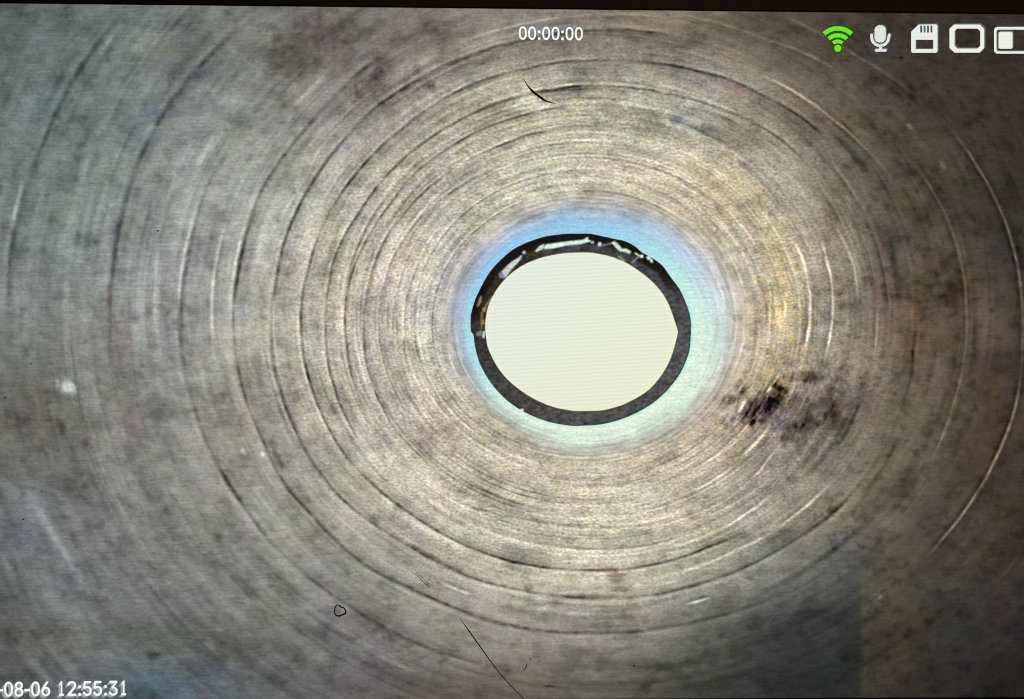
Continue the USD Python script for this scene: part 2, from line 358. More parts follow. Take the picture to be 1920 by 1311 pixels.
BRIGHT = [
    ([(1480, 437), (1497, 468), (1510, 504), (1520, 570), (1519, 600), (1512, 640), (1500, 680)], 2.4, .42),
    ([(1530, 430), (1540, 453), (1555, 510), (1562, 553), (1560, 600), (1553, 650), (1543, 690)], 2.2, .44),
    ([(1560, 410), (1573, 437), (1588, 465), (1600, 494), (1608, 553), (1607, 580)], 2.1, .34),
    ([(1613, 437), (1625, 480), (1630, 530)], 2.0, .16),
    ([(1645, 570), (1643, 620), (1640, 680)], 2.0, .26),
    ([(1407, 133), (1467, 160), (1533, 200), (1580, 240), (1613, 267), (1650, 307), (1677, 337)], 2.4, .44),
    ([(1690, 290), (1703, 300), (1747, 353), (1780, 420), (1795, 460), (1800, 477), (1810, 553), (1813, 604), (1807, 687), (1793, 737), (1770, 810), (1737, 884)], 2.2, .36),
    ([(1280, 33), (1347, 43), (1430, 73), (1513, 100), (1573, 133), (1610, 157)], 2.6, .30),
    ([(830, 93), (890, 70), (960, 50), (1040, 35), (1140, 27), (1280, 33)], 2.6, .22),
    ([(1440, 18), (1513, 50), (1580, 90), (1640, 125), (1693, 160), (1763, 223)], 2.6, .22),
    ([(1763, 223), (1800, 265), (1833, 313), (1870, 380), (1893, 437), (1910, 510), (1918, 600), (1915, 680), (1905, 760), (1885, 820), (1860, 874), (1807, 961), (1747, 1034), (1720, 1067)], 2.3, .75),
    ([(1040, 1150), (1100, 1151), (1150, 1150)], 3.0, .24), ([(1150, 1108), (1210, 1100), (1290, 1085)], 2.5, .16),
    ([(1270, 1077), (1280, 1074), (1330, 1054), (1397, 1024), (1460, 991), (1513, 947), (1547, 917), (1573, 887)], 2.6, .36),
    ([(1320, 1005), (1370, 984), (1413, 954), (1460, 917)], 2.5, .30), ([(1380, 867), (1400, 848), (1420, 830), (1447, 787)], 3.0, .48),
    ([(1353, 937), (1390, 915), (1420, 894), (1430, 870), (1457, 844)], 2.2, .30),
    ([(1280, 1133), (1310, 1128), (1335, 1119)], 2.5, .34), ([(1300, 880), (1350, 850), (1395, 815)], 2.2, .28), ([(1385, 738), (1392, 722), (1400, 708)], 2.4, .4), ([(1385, 780), (1392, 760), (1398, 745)], 2.6, .45), ([(1430, 745), (1440, 730), (1455, 712), (1475, 690)], 2.4, .45), ([(1340, 850), (1370, 830), (1395, 805), (1412, 785)], 2.4, .3), ([(1290, 925), (1340, 900), (1380, 870)], 2, .22), ([(1250, 1030), (1320, 1008), (1370, 984)], 3, .2), ([(1200, 1090), (1280, 1072), (1330, 1054)], 2.6, .22), ([(1800, 1067), (1847, 1014)], 3, .26), ([(1880, 1090), (1905, 1040)], 3, .2),
    ([(693, 1221), (740, 1244), (790, 1261)], 4, .18), ([(826, 1227), (860, 1238), (890, 1245)], 3.5, .16),
    ([(825, 1092), (850, 1103), (890, 1115)], 3, .22),
    ([(50, 915), (75, 955), (95, 1000), (130, 1050), (160, 1090), (195, 1130)], 9, .24), ([(0, 1030), (30, 1090)], 5, .14), ([(55, 1230), (75, 1255), (105, 1295)], 8, .20),
    ([(302, 437), (293, 504), (290, 570), (293, 644)], 4, .20), ([(430, 400), (413, 447), (400, 537), (397, 587), (403, 654)], 4, .22),
    ([(375, 375), (355, 437), (343, 480), (336, 560), (336, 600)], 3, .18), ([(455, 437), (441, 500), (434, 560)], 3, .16),
    ([(505, 440), (530, 400), (560, 360), (600, 280), (640, 225)], 3, .10),
    ([(48, 330), (35, 370), (27, 405), (20, 437)], 4, .34), ([(215, 60), (200, 82), (185, 105)], 5, .22), ([(476, 20), (440, 55)], 4, .2),
    ([(190, 235), (170, 265), (140, 290)], 5, .14), ([(620, 130), (600, 148), (570, 180), (540, 215)], 4, .18),
    ([(410, 250), (380, 290), (360, 320)], 6, .16), ([(700, 90), (660, 105)], 4, .10), ([(820, 100), (780, 120), (740, 150)], 4, .12),
    ([(1255, 88), (1320, 105), (1360, 115)], 3.5, .20), ([(1190, 153), (1240, 162), (1280, 170)], 3, .16),
    ([(1540, 285), (1580, 330), (1615, 390)], 2.5, .18), ([(1700, 230), (1712, 245)], 4, .3), ([(1760, 300), (1775, 320)], 4, .26),
    ([(960, 90), (880, 112), (800, 152), (730, 195)], 2.5, .14), ([(985, 140), (910, 160), (840, 195)], 2.5, .14),
    ([(1400, 620), (1392, 650), (1376, 690)], 2.2, .22), ([(1470, 540), (1472, 600), (1462, 660)], 2.2, .24), ([(1437, 500), (1445, 570), (1440, 630)], 2, .20),
]


rough = fb(10, 8, 27, 3)


def ring_noise(n):
    x = rng.normal(0, 1, n + 1)
    x[-1] = x[0]
    return x


def stamp(points, width, amount, sign):
    a, th = to_polar(spline(points, 80))
    th = np.unwrap(th)
    if th[-1] < th[0]:
        a, th = a[::-1], th[::-1]
    a_at = np.full(NT, np.nan)
    fade = np.zeros(NT)
    for k in (-1, 0, 1):
        t = TH + 2 * np.pi * k
        ok = (t >= th[0]) & (t <= th[-1])
        a_at[ok] = np.interp(t[ok], th, a)
        e = np.minimum(t - th[0], th[-1] - t)
        fade[ok] = smooth(0, min(0.16, 0.3 * (th[-1] - th[0])), e[ok])
    ok = np.flatnonzero(fade > 0)
    from scipy.ndimage import gaussian_filter1d
    live = fade > 0
    wgt = gaussian_filter1d(live.astype(float), 11, mode='wrap')
    a_at = np.where(live, gaussian_filter1d(np.where(live, np.nan_to_num(a_at), 0.0), 11, mode='wrap') / np.maximum(wgt, 1e-6), np.nan)
    d = AA[:, ok] - a_at[None, ok] - 0.45 * np.interp(np.arange(NT), np.arange(0, NT + 8, 8), ring_noise(NT // 8))[None, ok]
    vary = fade[ok] * np.clip(0.85 + 0.3 * np.interp(np.arange(NT), np.arange(0, NT + 15, 15), ring_noise(NT // 15))[ok], 0.15, 1.6)
    w = width * 1.05
    core = np.exp(-(d / w) ** 2)
    if sign < 0:                                     # a groove: dark, its far lip catching light, a soft shade inside
        v = -1.25 * core + 0.42 * np.exp(-((d - 2.0 * w) / (1.1 * w)) ** 2) - 0.20 * np.exp(-((d + 3.2 * w) / (3.2 * w)) ** 2)
    else:
        v = core - 0.28 * np.exp(-((d + 2.2 * w) / (1.6 * w)) ** 2) - 0.1 * np.exp(-((d - 2.5 * w) / (2 * w)) ** 2)
    near_line = np.abs(d) < 9 * w
    L[:, ok] += amount * vary[None] * np.where(near_line, v, 0) * (1 + 1.3 * rough[:, ok])


for p, w, s in DARK:
    stamp(p, w * 1.3, s * 1.05, -1)
for p, w, s in BRIGHT:
    stamp(p, w, s * 1.25, 1)

# many lesser turning marks between them
for _ in range(760):
    a = 215 + 900 * rng.random() ** 1.3
    t0, span = rng.uniform(-np.pi, np.pi), rng.uniform(0.12, 0.9 + 1.4 * float(smooth(600, 350, a)))
    th = np.linspace(t0, t0 + span, 12)
    aa = a + rng.normal(0, 3) * (th - t0) / span
    pts = np.stack([cx(aa) + aa * np.cos(th), cy(aa) + aa * np.sin(th) / ASP], 1)
    right_side = math.cos(t0 + span / 2) > 0.2
    stamp(pts, 1.2 + a / 480 * rng.uniform(0.4, 1.2), rng.uniform(0.03, 0.115) * (1 - 0.5 * float(smooth(500, 800, a))), 1 if rng.random() < (0.6 if right_side else 0.42) else -1)

C = C * (1 + 0.07 * smooth(700, 200, XX))[..., None]
C = C * (1 + 0.17 * smooth(1050, 480, AA) * smooth(1750, 1500, XX))[..., None] * (1 + L)[..., None]

# ---- soft patches of colour, as video compression leaves them
u1, u2 = fb(75, 60, 31, 3), fb(70, 62, 32, 3)
amt = 15 * smooth(1250, 420, AA) + 4
C[..., 0] += 0.45 * amt * u1
C[..., 2] += 0.9 * amt * u2
C[..., 1] -= 0.25 * amt * u1
u3, u4 = fb(26, 20, 33, 2), fb(24, 22, 34, 2)
cw = 5 + 11 * smooth(900, 350, AA)
C[..., 0] += 0.5 * cw * u3
C[..., 1] -= 0.2 * cw * u3
C[..., 2] += cw * u4

# ---- stains, gouges and spots: x, y, rx, ry, turn, change (r, g, b), ragged edge
SPOTS = [
    (1393.5, 729.9, 11.8, 3.9, -59, (-29, -29, -26), .5), (1399.4, 731.7, 15.0, 3.5, -54, (-41, -41, -37), .5), (1390.5, 733.7, 8.2, 3.9, -53, (-41, -41, -37), .5), (1393.6, 730.6, 13.1, 3.8, -63, (-39, -39, -35), .5), (1367.7, 753.9, 10.8, 4.0, -51, (-32, -32, -28), .5), (1343.3, 744.9, 10.6, 4.5, -51, (-45, -45, -40), .5), (1355.5, 753.6, 8.7, 4.5, -70, (-44, -44, -39), .5), (1356.4, 747.1, 9.8, 3.8, -60, (-32, -32, -28), .5), (1384.5, 744.9, 14.4, 4.3, -48, (-54, -54, -48), .5), (1381.8, 759.9, 14.2, 3.7, -76, (-41, -41, -37), .5), (1409.6, 792.5, 11.6, 3.2, -46, (-54, -54, -48), .5), (1412.6, 789.7, 10.3, 2.9, -52, (-61, -61, -55), .5), (1407.4, 757.9, 7.4, 3.8, -48, (-42, -42, -38), .5), (1409.4, 794.5, 11.0, 4.6, -75, (-43, -43, -39), .5), (1417.0, 781.7, 7.3, 3.0, -69, (-42, -42, -38), .5), (1412.5, 793.5, 9.5, 4.5, -56, (-38, -38, -34), .5), (1397.0, 782.9, 11.2, 3.9, -68, (-59, -59, -53), .5), (1413.3, 776.1, 10.4, 4.0, -63, (-46, -46, -41), .5), (1411.6, 791.2, 11.2, 3.7, -52, (-36, -36, -32), .5), (1422.9, 778.7, 12.1, 2.7, -59, (-44, -44, -40), .5), (1404.3, 768.2, 9.8, 4.0, -60, (-46, -46, -41), .5), (1419.5, 753.5, 9.0, 3.5, -78, (-32, -32, -28), .5), (1417.1, 773.6, 9.5, 3.3, -66, (-45, -45, -40), .5), (1416.3, 765.3, 11.6, 4.1, -62, (-39, -39, -35), .5), (1445.1, 768.0, 8.9, 3.0, -71, (-42, -42, -38), .5), (1448.1, 748.5, 13.7, 3.5, -54, (-36, -36, -33), .5), (1446.4, 759.1, 12.2, 4.4, -65, (-58, -58, -52), .5), (1444.2, 746.2, 13.5, 4.3, -61, (-37, -37, -33), .5), (1438.8, 768.1, 12.1, 4.2, -62, (-39, -39, -35), .5), (1446.4, 753.9, 9.8, 3.4, -66, (-42, -42, -38), .5), (1423.0, 762.9, 8.2, 2.6, -45, (-45, -45, -41), .5), (1452.0, 719.6, 14.4, 3.0, -52, (-48, -48, -43), .5), (1462.3, 729.4, 11.2, 3.2, -63, (-43, -43, -39), .5), (1461.2, 735.0, 13.5, 2.7, -63, (-28, -28, -25), .5), (1451.5, 720.7, 14.2, 4.4, -61, (-46, -46, -42), .5), (1456.5, 746.0, 12.3, 3.6, -54, (-43, -43, -39), .5), (1465.7, 766.9, 9.7, 3.1, -54, (-36, -36, -32), .5), (1452.8, 768.0, 11.3, 4.2, -56, (-44, -44, -39), .5), (1461.5, 750.2, 13.4, 4.2, -49, (-30, -30, -27), .5), (1458.4, 779.6, 9.1, 3.7, -58, (-45, -45, -41), .5), (1447.8, 774.9, 7.0, 2.7, -57, (-36, -36, -32), .5), (1471.0, 835.3, 7.7, 3.6, -62, (-24, -24, -22), .5), (1465.1, 822.3, 12.2, 3.8, -63, (-29, -29, -26), .5), (1472.0, 822.9, 12.7, 3.4, -53, (-29, -29, -26), .5), (1471.4, 822.5, 11.8, 4.2, -70, (-24, -24, -22), .5), (1477.8, 801.5, 11.0, 4.0, -57, (-35, -35, -31), .5), (1483.9, 812.6, 9.0, 3.7, -61, (-34, -34, -31), .5), (1484.1, 805.5, 14.5, 3.3, -53, (-34, -34, -31), .5), (1488.6, 815.2, 10.7, 2.8, -55, (-44, -44, -40), .5), (1476.1, 825.5, 12.9, 3.7, -71, (-44, -44, -39), .5), (1486.3, 821.5, 8.1, 4.1, -57, (-27, -27, -25), .5), (1501.2, 803.7, 7.2, 4.3, -63, (-23, -23, -21), .5), (1508.3, 790.1, 13.7, 4.5, -73, (-24, -24, -21), .5), (1491.5, 801.0, 12.7, 2.8, -70, (-22, -22, -20), .5), (1503.3, 798.9, 9.6, 3.7, -57, (-35, -35, -32), .5), (1493.4, 800.0, 13.0, 3.4, -49, (-25, -25, -22), .5), (1492.6, 804.5, 10.3, 2.8, -82, (-28, -28, -25), .5), (1482.0, 703.0, 12.5, 4.1, -65, (-29, -29, -26), .5), (1472.9, 702.6, 12.1, 4.4, -58, (-34, -34, -30), .5), (1484.9, 706.1, 10.5, 4.0, -65, (-35, -35, -32), .5), (1509.3, 717.3, 11.7, 3.2, -59, (-21, -21, -19), .5), (1523.7, 711.8, 10.3, 4.3, -48, (-32, -32, -29), .5), (1509.3, 717.5, 7.2, 3.6, -64, (-27, -27, -24), .5), (1513.7, 710.2, 8.1, 4.6, -48, (-23, -23, -21), .5), (1532.7, 781.5, 13.7, 4.2, -69, (-24, -24, -21), .5), (1536.8, 794.3, 12.9, 4.5, -66, (-27, -27, -24), .5), (1540.7, 795.3, 12.7, 4.0, -45, (-23, -23, -21), .5), (1536.0, 790.9, 8.5, 4.0, -54, (-20, -20, -18), .5), (1545.0, 783.5, 13.9, 3.2, -71, (-29, -29, -26), .5), (1569.0, 789.0, 9.3, 3.3, -52, (-12, -12, -10), .5), (1559.4, 768.7, 9.7, 3.5, -65, (-16, -16, -14), .5), (1560.7, 781.5, 11.4, 2.8, -62, (-16, -16, -14), .5), (1557.0, 764.9, 14.1, 4.4, -44, (-13, -13, -12), .5), (1576.3, 772.8, 9.4, 4.0, -73, (-14, -14, -13), .5), (1374.7, 784.1, 13.0, 4.5, -65, (-20, -20, -18), .5), (1361.0, 782.6, 12.7, 4.0, -60, (-14, -14, -13), .5), (1378.0, 800.5, 12.0, 3.0, -51, (-19, -19, -17), .5), (1362.7, 794.0, 9.7, 4.0, -62, (-15, -15, -13), .5), (1427.7, 764.4, 7.6, 1.8, -67, (36, 36, 38), .5), (1372.9, 725.5, 7.9, 1.8, -58, (36, 36, 38), .5), (1448.1, 763.5, 8.0, 1.8, -64, (36, 36, 38), .5), (1399.8, 789.8, 5.2, 1.8, -55, (36, 36, 38), .5), (1415.6, 739.8, 8.1, 1.8, -64, (36, 36, 38), .5), (1402.4, 763.3, 8.1, 1.8, -54, (36, 36, 38), .5), (1395.9, 787.8, 5.4, 1.8, -60, (36, 36, 38), .5), (1364.6, 782.3, 7.9, 1.8, -56, (36, 36, 38), .5), (1374.0, 735.1, 6.7, 1.8, -61, (36, 36, 38), .5), (1447.3, 767.4, 5.6, 1.8, -75, (36, 36, 38), .5), (1401.8, 735.5, 7.1, 1.8, -65, (36, 36, 38), .5), (1382.5, 782.5, 5.1, 1.8, -62, (36, 36, 38), .5), (1454.4, 791.3, 8.8, 1.8, -68, (36, 36, 38), .5), (1425.8, 770.7, 8.9, 1.8, -53, (36, 36, 38), .5), (1439.3, 744.0, 8.4, 1.8, -71, (36, 36, 38), .5), (1444.5, 720.2, 8.1, 1.8, -59, (36, 36, 38), .5),
    (575, 85, 100, 60, -25, (-10, -13, -12), .9), (1430, 762, 95, 30, -22, (-15, -14, -10), .8), (1510, 775, 120, 50, -25, (-12, -11, -8), .8), (1570, 770, 100, 50, -50, (-8, -8, -7), .9), (1425, 765, 60, 16, -50, (-10, -9, -5), .7), (690, 160, 34, 22, -35, (-22, -24, -22), .8), (720, 130, 20, 30, 10, (-16, -18, -17), .8), (790, 170, 30, 14, -35, (-22, -23, -22), .9), (740, 205, 40, 14, -35, (-14, -15, -14), .9),
    (1415, 765, 56, 20, -46, (-46, -45, -36), .8), (1450, 760, 60, 12, -52, (-36, -36, -28), .8), (1390, 770, 40, 8, -50, (-30, -28, -20), .8), (1475, 775, 60, 22, -50, (-18, -19, -15), .8), (1500, 760, 90, 40, -55, (-12, -11, -6), .7), (1540, 770, 80, 26, -58, (-12, -12, -9), .8), (1515, 810, 46, 14, -50, (-18, -18, -16), .8), (1560, 730, 70, 20, -60, (-10, -10, -8), .8), (1530, 700, 60, 16, -10, (-12, -12, -9), .8), (1600, 800, 80, 24, -60, (-7, -8, -7), .8), (1440, 758, 34, 14, -50, (-28, -30, -14), .9), (1365, 752, 18, 10, -20, (-50, -46, -30), .9), (1385, 735, 20, 24, 20, (-40, -36, -24), .8), (1355, 765, 10, 7, 0, (-40, -30, 5), .6),
    (1460, 735, 22, 16, -30, (-40, -42, -38), .8), (1505, 805, 34, 14, -45, (-24, -24, -21), .9), (1475, 815, 30, 14, -50, (-20, -20, -18), .9), (1500, 705, 40, 12, 10, (-30, -30, -26), .9), (1560, 790, 30, 20, -60, (-24, -25, -24), .9),
    (1580, 760, 40, 30, -60, (-14, -16, -14), .9), (1530, 735, 60, 40, -50, (-14, -13, -10), .8),
    (1785, 550, 30, 44, 10, (-15, -15, -14), .9), (1770, 500, 18, 26, 60, (-20, -20, -18), .8), (1725, 570, 14, 22, 0, (-16, -18, -16), .8), (1660, 450, 30, 40, 0, (-12, -14, -12), .8), (1820, 560, 40, 60, 0, (4, -4, -4), .7),
    (1700, 640, 60, 90, 0, (8, -3, -6), .7), (1660, 560, 40, 60, 0, (8, -4, 0), .7), (1840, 820, 50, 120, 10, (4, -3, -5), .6), (1620, 950, 40, 20, -40, (-14, -14, -12), .9), (1700, 920, 28, 22, -40, (-22, -20, -17), .9), (1560, 955, 16, 8, -35, (-26, -28, -24), .8),
    (1690, 220, 6, 12, -40, (14, 4, 0), .8), (1560, 225, 20, 10, 30, (16, 2, -6), .7), (1770, 310, 5, 10, -40, (12, 3, 0), .8), (1640, 370, 14, 8, 50, (-20, -20, -18), .8), (1665, 390, 14, 10, 30, (-18, -18, -16), .8),
    (1690, 170, 60, 20, 35, (-12, -13, -10), .7), (1650, 150, 20, 14, 0, (-10, -12, -6), .6),
    (520, 865, 10, 24, -28, (-58, -58, -54), .5), (515, 835, 8, 10, 0, (-30, -30, -28), .8), (492, 852, 6, 4, 60, (50, 54, 56), .5), (455, 845, 5, 8, -30, (46, 50, 50), .6), (600, 745, 10, 8, 0, (-14, -14, -12), .8), (470, 700, 40, 25, 0, (-12, -14, -14), .9),
    (128, 728, 17, 14, 10, (70, 84, 88), .55), (108, 722, 5, 12, 0, (36, 44, 46), .5), (60, 745, 60, 26, 5, (2, -5, -10), .9), (40, 800, 70, 30, 0, (-2, -8, -11), .9), (35, 800, 10, 30, 0, (-14, -16, -4), .7), (118, 800, 9, 14, 10, (-28, -30, -26), .7), (160, 830, 7, 12, 0, (-8, -26, -26), .7), (20, 880, 40, 30, 0, (2, -6, -10), .6),
    (150, 455, 26, 18, 10, (-24, -26, -26), .6), (160, 640, 6, 6, 0, (-24, -28, -24), .6), (205, 560, 5, 22, 0, (-6, -26, -18), .7), (215, 440, 10, 40, 8, (-24, -24, 0), .7), (100, 430, 60, 20, 0, (-4, -2, -6), .8), (230, 640, 30, 60, 0, (4, -8, -4), .8), (245, 800, 30, 40, -20, (6, -10, -4), .8),
    (10, 175, 14, 30, 0, (-14, -26, -32), .6), (80, 200, 50, 24, -30, (-8, -2, 8), .8), (105, 215, 10, 8, -40, (-26, -28, -10), .6), (150, 130, 9, 20, 30, (-24, -26, -26), .6), (270, 250, 50, 40, -40, (-6, -4, 10), .8), (375, 130, 14, 30, 30, (-26, -20, 6), .7), (290, 210, 30, 14, 40, (-14, -10, 16), .7),
    (90, 25, 12, 16, 0, (-10, -14, -12), .7), (215, 40, 8, 8, 0, (-12, -12, -16), .6), (290, 90, 50, 26, 0, (10, 6, -8), .8), (540, 110, 70, 50, -30, (-10, -16, -14), .7), (620, 60, 60, 30, 0, (-8, -12, -10), .8),
    (700, 165, 40, 26, -30, (-24, -26, -24), .9), (780, 130, 10, 12, 0, (-26, -28, -24), .8), (815, 170, 12, 18, -40, (-32, -34, -30), .8), (760, 145, 20, 10, -60, (-20, -22, -18), .8), (830, 215, 40, 18, -30, (-18, -20, -20), .9), (865, 285, 14, 10, 0, (-24, -26, -26), .9), (800, 60, 80, 20, -20, (-8, -10, -10), .7),
    (950, 275, 20, 8, -15, (-30, -28, -20), .9), (1220, 215, 60, 12, 10, (-30, -28, -16), .9), (1340, 255, 60, 16, 28, (-30, -26, -6), .9), (1290, 235, 40, 12, 20, (-26, -22, -4), .9), (1400, 300, 50, 20, 40, (-16, -14, 4), .9), (1200, 245, 30, 6, 8, (-22, -20, -10), .9), (1080, 235, 24, 8, 0, (-10, -10, -2), .9),
    (1380, 170, 30, 12, 25, (6, -14, -2), .8), (1330, 165, 30, 8, 25, (2, -12, 6), .8), (1145, 85, 8, 8, 0, (-22, -22, -18), .8), (1220, 90, 10, 6, 0, (-20, -22, -18), .8),
    (1155, 1083, 16, 10, 0, (-52, -56, -48), .7), (1160, 1105, 26, 7, 0, (-34, -40, -36), .7), (1140, 1070, 18, 7, 0, (-10, -34, -30), .8), (990, 1101, 14, 9, 0, (-52, -50, -46), .7), (985, 1078, 14, 10, 0, (-28, -28, -28), .8), (1100, 1118, 60, 7, 0, (-20, -26, -26), .7), (1265, 1118, 8, 8, 0, (-26, -26, -24), .8), (1050, 1105, 30, 8, -5, (-14, -22, -16), .8),
    (700, 975, 16, 8, 40, (-42, -40, -36), .7), (740, 950, 12, 8, 0, (-30, -30, -30), .8), (745, 955, 20, 16, 40, (-16, -16, -16), .9), (800, 1040, 34, 8, 28, (-34, -38, -34), .6), (860, 1072, 24, 9, 25, (-32, -32, -28), .7), (770, 1100, 12, 8, 30, (-44, -50, -44), .7), (680, 1058, 40, 8, 34, (-16, -18, -16), .8), (905, 955, 14, 6, 20, (-26, -26, -20), .8), (1180, 1000, 40, 8, -12, (-14, -14, -12), .9), (1220, 1000, 14, 14, 0, (-22, -20, -20), .9), (850, 920, 30, 8, 20, (-24, -20, -8), .9),
    (1170, 1150, 8, 16, -20, (-18, -18, -16), .8), (1010, 1125, 22, 6, 0, (26, 22, 20), .7), (1015, 1141, 24, 6, 0, (24, 34, 22), .6), (1110, 1175, 60, 9, 0, (-16, -14, -12), .9), (1500, 1160, 40, 10, -20, (-10, -10, -8), .9), (1405, 1085, 8, 4, 20, (-24, -24, -22), .7), (1555, 955, 12, 6, -20, (-20, -24, -22), .7),
    (690, 1170, 60, 16, 30, (-20, -20, -18), .8), (745, 1200, 40, 14, 24, (-22, -22, -18), .8), (640, 1060, 26, 8, 40, (-18, -14, -16), .8), (520, 1085, 24, 9, 20, (-26, -26, -24), .8), (545, 1110, 30, 24, 30, (-20, -20, -16), .9), (470, 1105, 20, 16, 40, (-18, -16, -8), .9), (410, 1010, 10, 10, 0, (-22, -26, -24), .8), (425, 1000, 8, 6, 0, (24, 20, 22), .7), (370, 1040, 30, 16, 30, (-12, -16, -12), .9),
    (320, 955, 16, 24, 0, (-14, -18, -12), .9), (170, 900, 20, 30, 0, (-10, -12, -14), .9), (245, 950, 10, 6, 0, (-12, -20, -18), .8), (285, 1230, 14, 10, 0, (-26, -28, -26), .8), (410, 1180, 10, 5, 0, (16, 18, 18), .7), (410, 1195, 40, 16, 20, (-14, -14, -14), .9), (290, 1195, 90, 30, 10, (-8, -6, -10), .9), (65, 950, 20, 40, -20, (8, 14, 24), .8), (30, 990, 40, 40, -20, (0, -2, 10), .8), (80, 1020, 50, 20, 35, (-8, -8, 2), .8),
    (120, 1200, 60, 40, 0, (4, 0, -8), .8), (20, 1190, 20, 30, -20, (-6, -12, -14), .8), (620, 1190, 60, 24, 20, (-16, -15, -14), .8), (560, 1270, 80, 24, 10, (-4, -2, 4), .8), (300, 1285, 120, 26, 5, (-8, 2, 12), .8), (400, 1250, 60, 18, 20, (-6, 0, 14), .8),
    (945, 1252, 16, 14, 0, (-24, -24, -20), .8), (1030, 1287, 10, 3, 0, (-34, -30, -36), .7), (1210, 1290, 14, 10, 0, (-16, -16, -16), .9), (1000, 1285, 90, 10, 0, (6, -4, -6), .8), (1100, 1250, 120, 12, 0, (-6, -6, -6), .9), (1240, 1250, 60, 10, 0, (-12, -12, -12), .9),
    (1000, 1010, 30, 8, 0, (12, 14, 14), .8), (1460, 590, 10, 34, 0, (24, 10, -34), .9), (1485, 640, 10, 30, 10, (26, 14, -30), .9), (1484, 625, 5, 14, 5, (24, 4, -50), .9), (1478, 560, 4, 12, 0, (28, 10, -40), .9), (1470, 660, 4, 10, 10, (24, 10, -40), .9), (1470, 520, 12, 40, -8, (22, 12, -22), .9), (1440, 450, 16, 40, -25, (16, 10, -18), .9), (1400, 350, 50, 18, 40, (18, 10, -20), .9), (1440, 700, 10, 28, 25, (18, 10, -26), .9), (1380, 840, 40, 20, -45, (14, 8, -12), .9), (1340, 880, 60, 14, -40, (10, 0, -6), .9), (1440, 620, 6, 20, 0, (10, 14, 30), .9), (1455, 575, 5, 18, 0, (6, 12, 30), .9),
    (538, 515, 5, 8, -20, (-30, -12, -18), .5), (605, 660, 4, 7, 0, (20, 22, 44), .6), (1410, 75, 8, 6, 0, (-4, -4, -4), .5), (1690, 108, 4, 4, 0, (-22, -22, -20), .5), (1740, 1165, 10, 8, 20, (-16, -16, -14), .8), (1650, 1120, 6, 3, -40, (34, 34, 34), .5), (1690, 955, 12, 10, 0, (-18, -18, -16), .8),
    (1670, 1221, 16, 6, 0, (6, -8, -6), .6), (1690, 1250, 40, 20, 0, (4, -3, 2), .6), (1880, 1150, 30, 60, 0, (2, -4, -4), .7),
]
rag1, rag2 = fb(16, 14, 41, 4), fb(7, 6, 42, 3)
for (x, y, rx, ry, rot, dc, rag) in SPOTS:
    c, s = math.cos(math.radians(rot)), math.sin(math.radians(rot))
    R = 2.4 * max(rx, ry)
    sel = (np.abs(XX - x) < R) & (np.abs(YY - y) < R)
    dx, dy = XX[sel] - x, YY[sel] - y
    d = np.hypot((c * dx + s * dy) / rx, (-s * dx + c * dy) / ry)
    k = smooth(1.25, 0.35, d + rag * (1.6 * rag1[sel] + 1.5 * rag2[sel]))
    dc = np.asarray(dc, float)
    dc = dc.mean() + (0.26 if dc[2] < -9 and dc[0] > 8 else 0.42) * (dc - dc.mean())
    if rag == .5 and dc.mean() < -15:
        dc = np.full(3, dc.mean() * 0.78)
    C[sel] += dc[None] * k[:, None] * (1 + rag * 1.2 * rag2[sel])[:, None]

# lots of little pits
for _ in range(900):
    x, y = rng.uniform(0, 1920), rng.uniform(25, 1305)
    r = rng.uniform(1.8, 6.5)
    i, j = np.searchsorted(A, to_polar([(x, y)])[0][0]), 0
    a, th = to_polar([(x, y)])
    i = int(np.clip(np.searchsorted(A, a[0]), 0, NA - 1))
    j = int((th[0] + np.pi) / (2 * np.pi) * NT) % NT
    i0, i1 = max(0, i - 9), min(NA, i + 10)
    js = np.arange(j - 16, j + 17) % NT
    sub = np.ix_(np.arange(i0, i1), js)
    d = np.hypot(XX[sub] - x, YY[sub] - y) / r
    k = np.exp(-d * d)[..., None]
    lum = C[sub].mean()
    C[sub] += k * lum * rng.choice([-0.16, -0.12, -0.08, 0.09]) * np.array([1, rng.uniform(0.95, 1.2), rng.uniform(0.9, 1.15)])

# ---- the glow on the wall round the opening: blue above, mint below and to the right
deg = np.degrees(TT)


def around(stops, t):
    s = sorted(stops)
    s = [(s[-1][0] - 360, *s[-1][1:])] + s + [(s[0][0] + 360, *s[0][1:])]
    k = [q[0] for q in s]
    return np.stack([np.interp(t, k, [q[i] for q in s]) for i in range(1, len(s[0]))], -1)


U = AA - A0
wid = around([(-180, 50), (-140, 54), (-90, 64), (-45, 76), (0, 92), (40, 84), (70, 74), (95, 66), (125, 50), (150, 42)], deg)[..., 0]
inn = around([(-180, 150, 210, 232), (-150, 128, 192, 238), (-110, 124, 190, 240), (-75, 128, 196, 240), (-45, 165, 222, 236), (-15, 184, 240, 232), (15, 192, 240, 230), (50, 204, 240, 218), (90, 206, 240, 214), (115, 196, 236, 222), (140, 172, 226, 228)], deg)
mid = around([(-180, 168, 180, 205), (-110, 148, 180, 220), (-60, 164, 192, 220), (-20, 190, 206, 228), (15, 200, 220, 224), (50, 208, 230, 210), (90, 190, 230, 215), (130, 178, 205, 210)], deg)
out = around([(-180, 174, 174, 178), (-90, 172, 174, 184), (-20, 184, 182, 190), (20, 186, 180, 178), (90, 178, 196, 196), (140, 172, 170, 165)], deg)
pale = smooth(0, 80, deg + 45) * smooth(160, 120, deg)
inn = inn + (np.array([231, 243, 224.0]) - inn) * (0.26 + 0.66 * pale)[..., None]
mid = mid + (np.array([222, 240, 222.0]) - mid) * (0.12 + 0.66 * pale)[..., None]
un = np.clip(U / (wid * (1 + 0.25 * nz(40, 6, 51))), 0, 1.6)
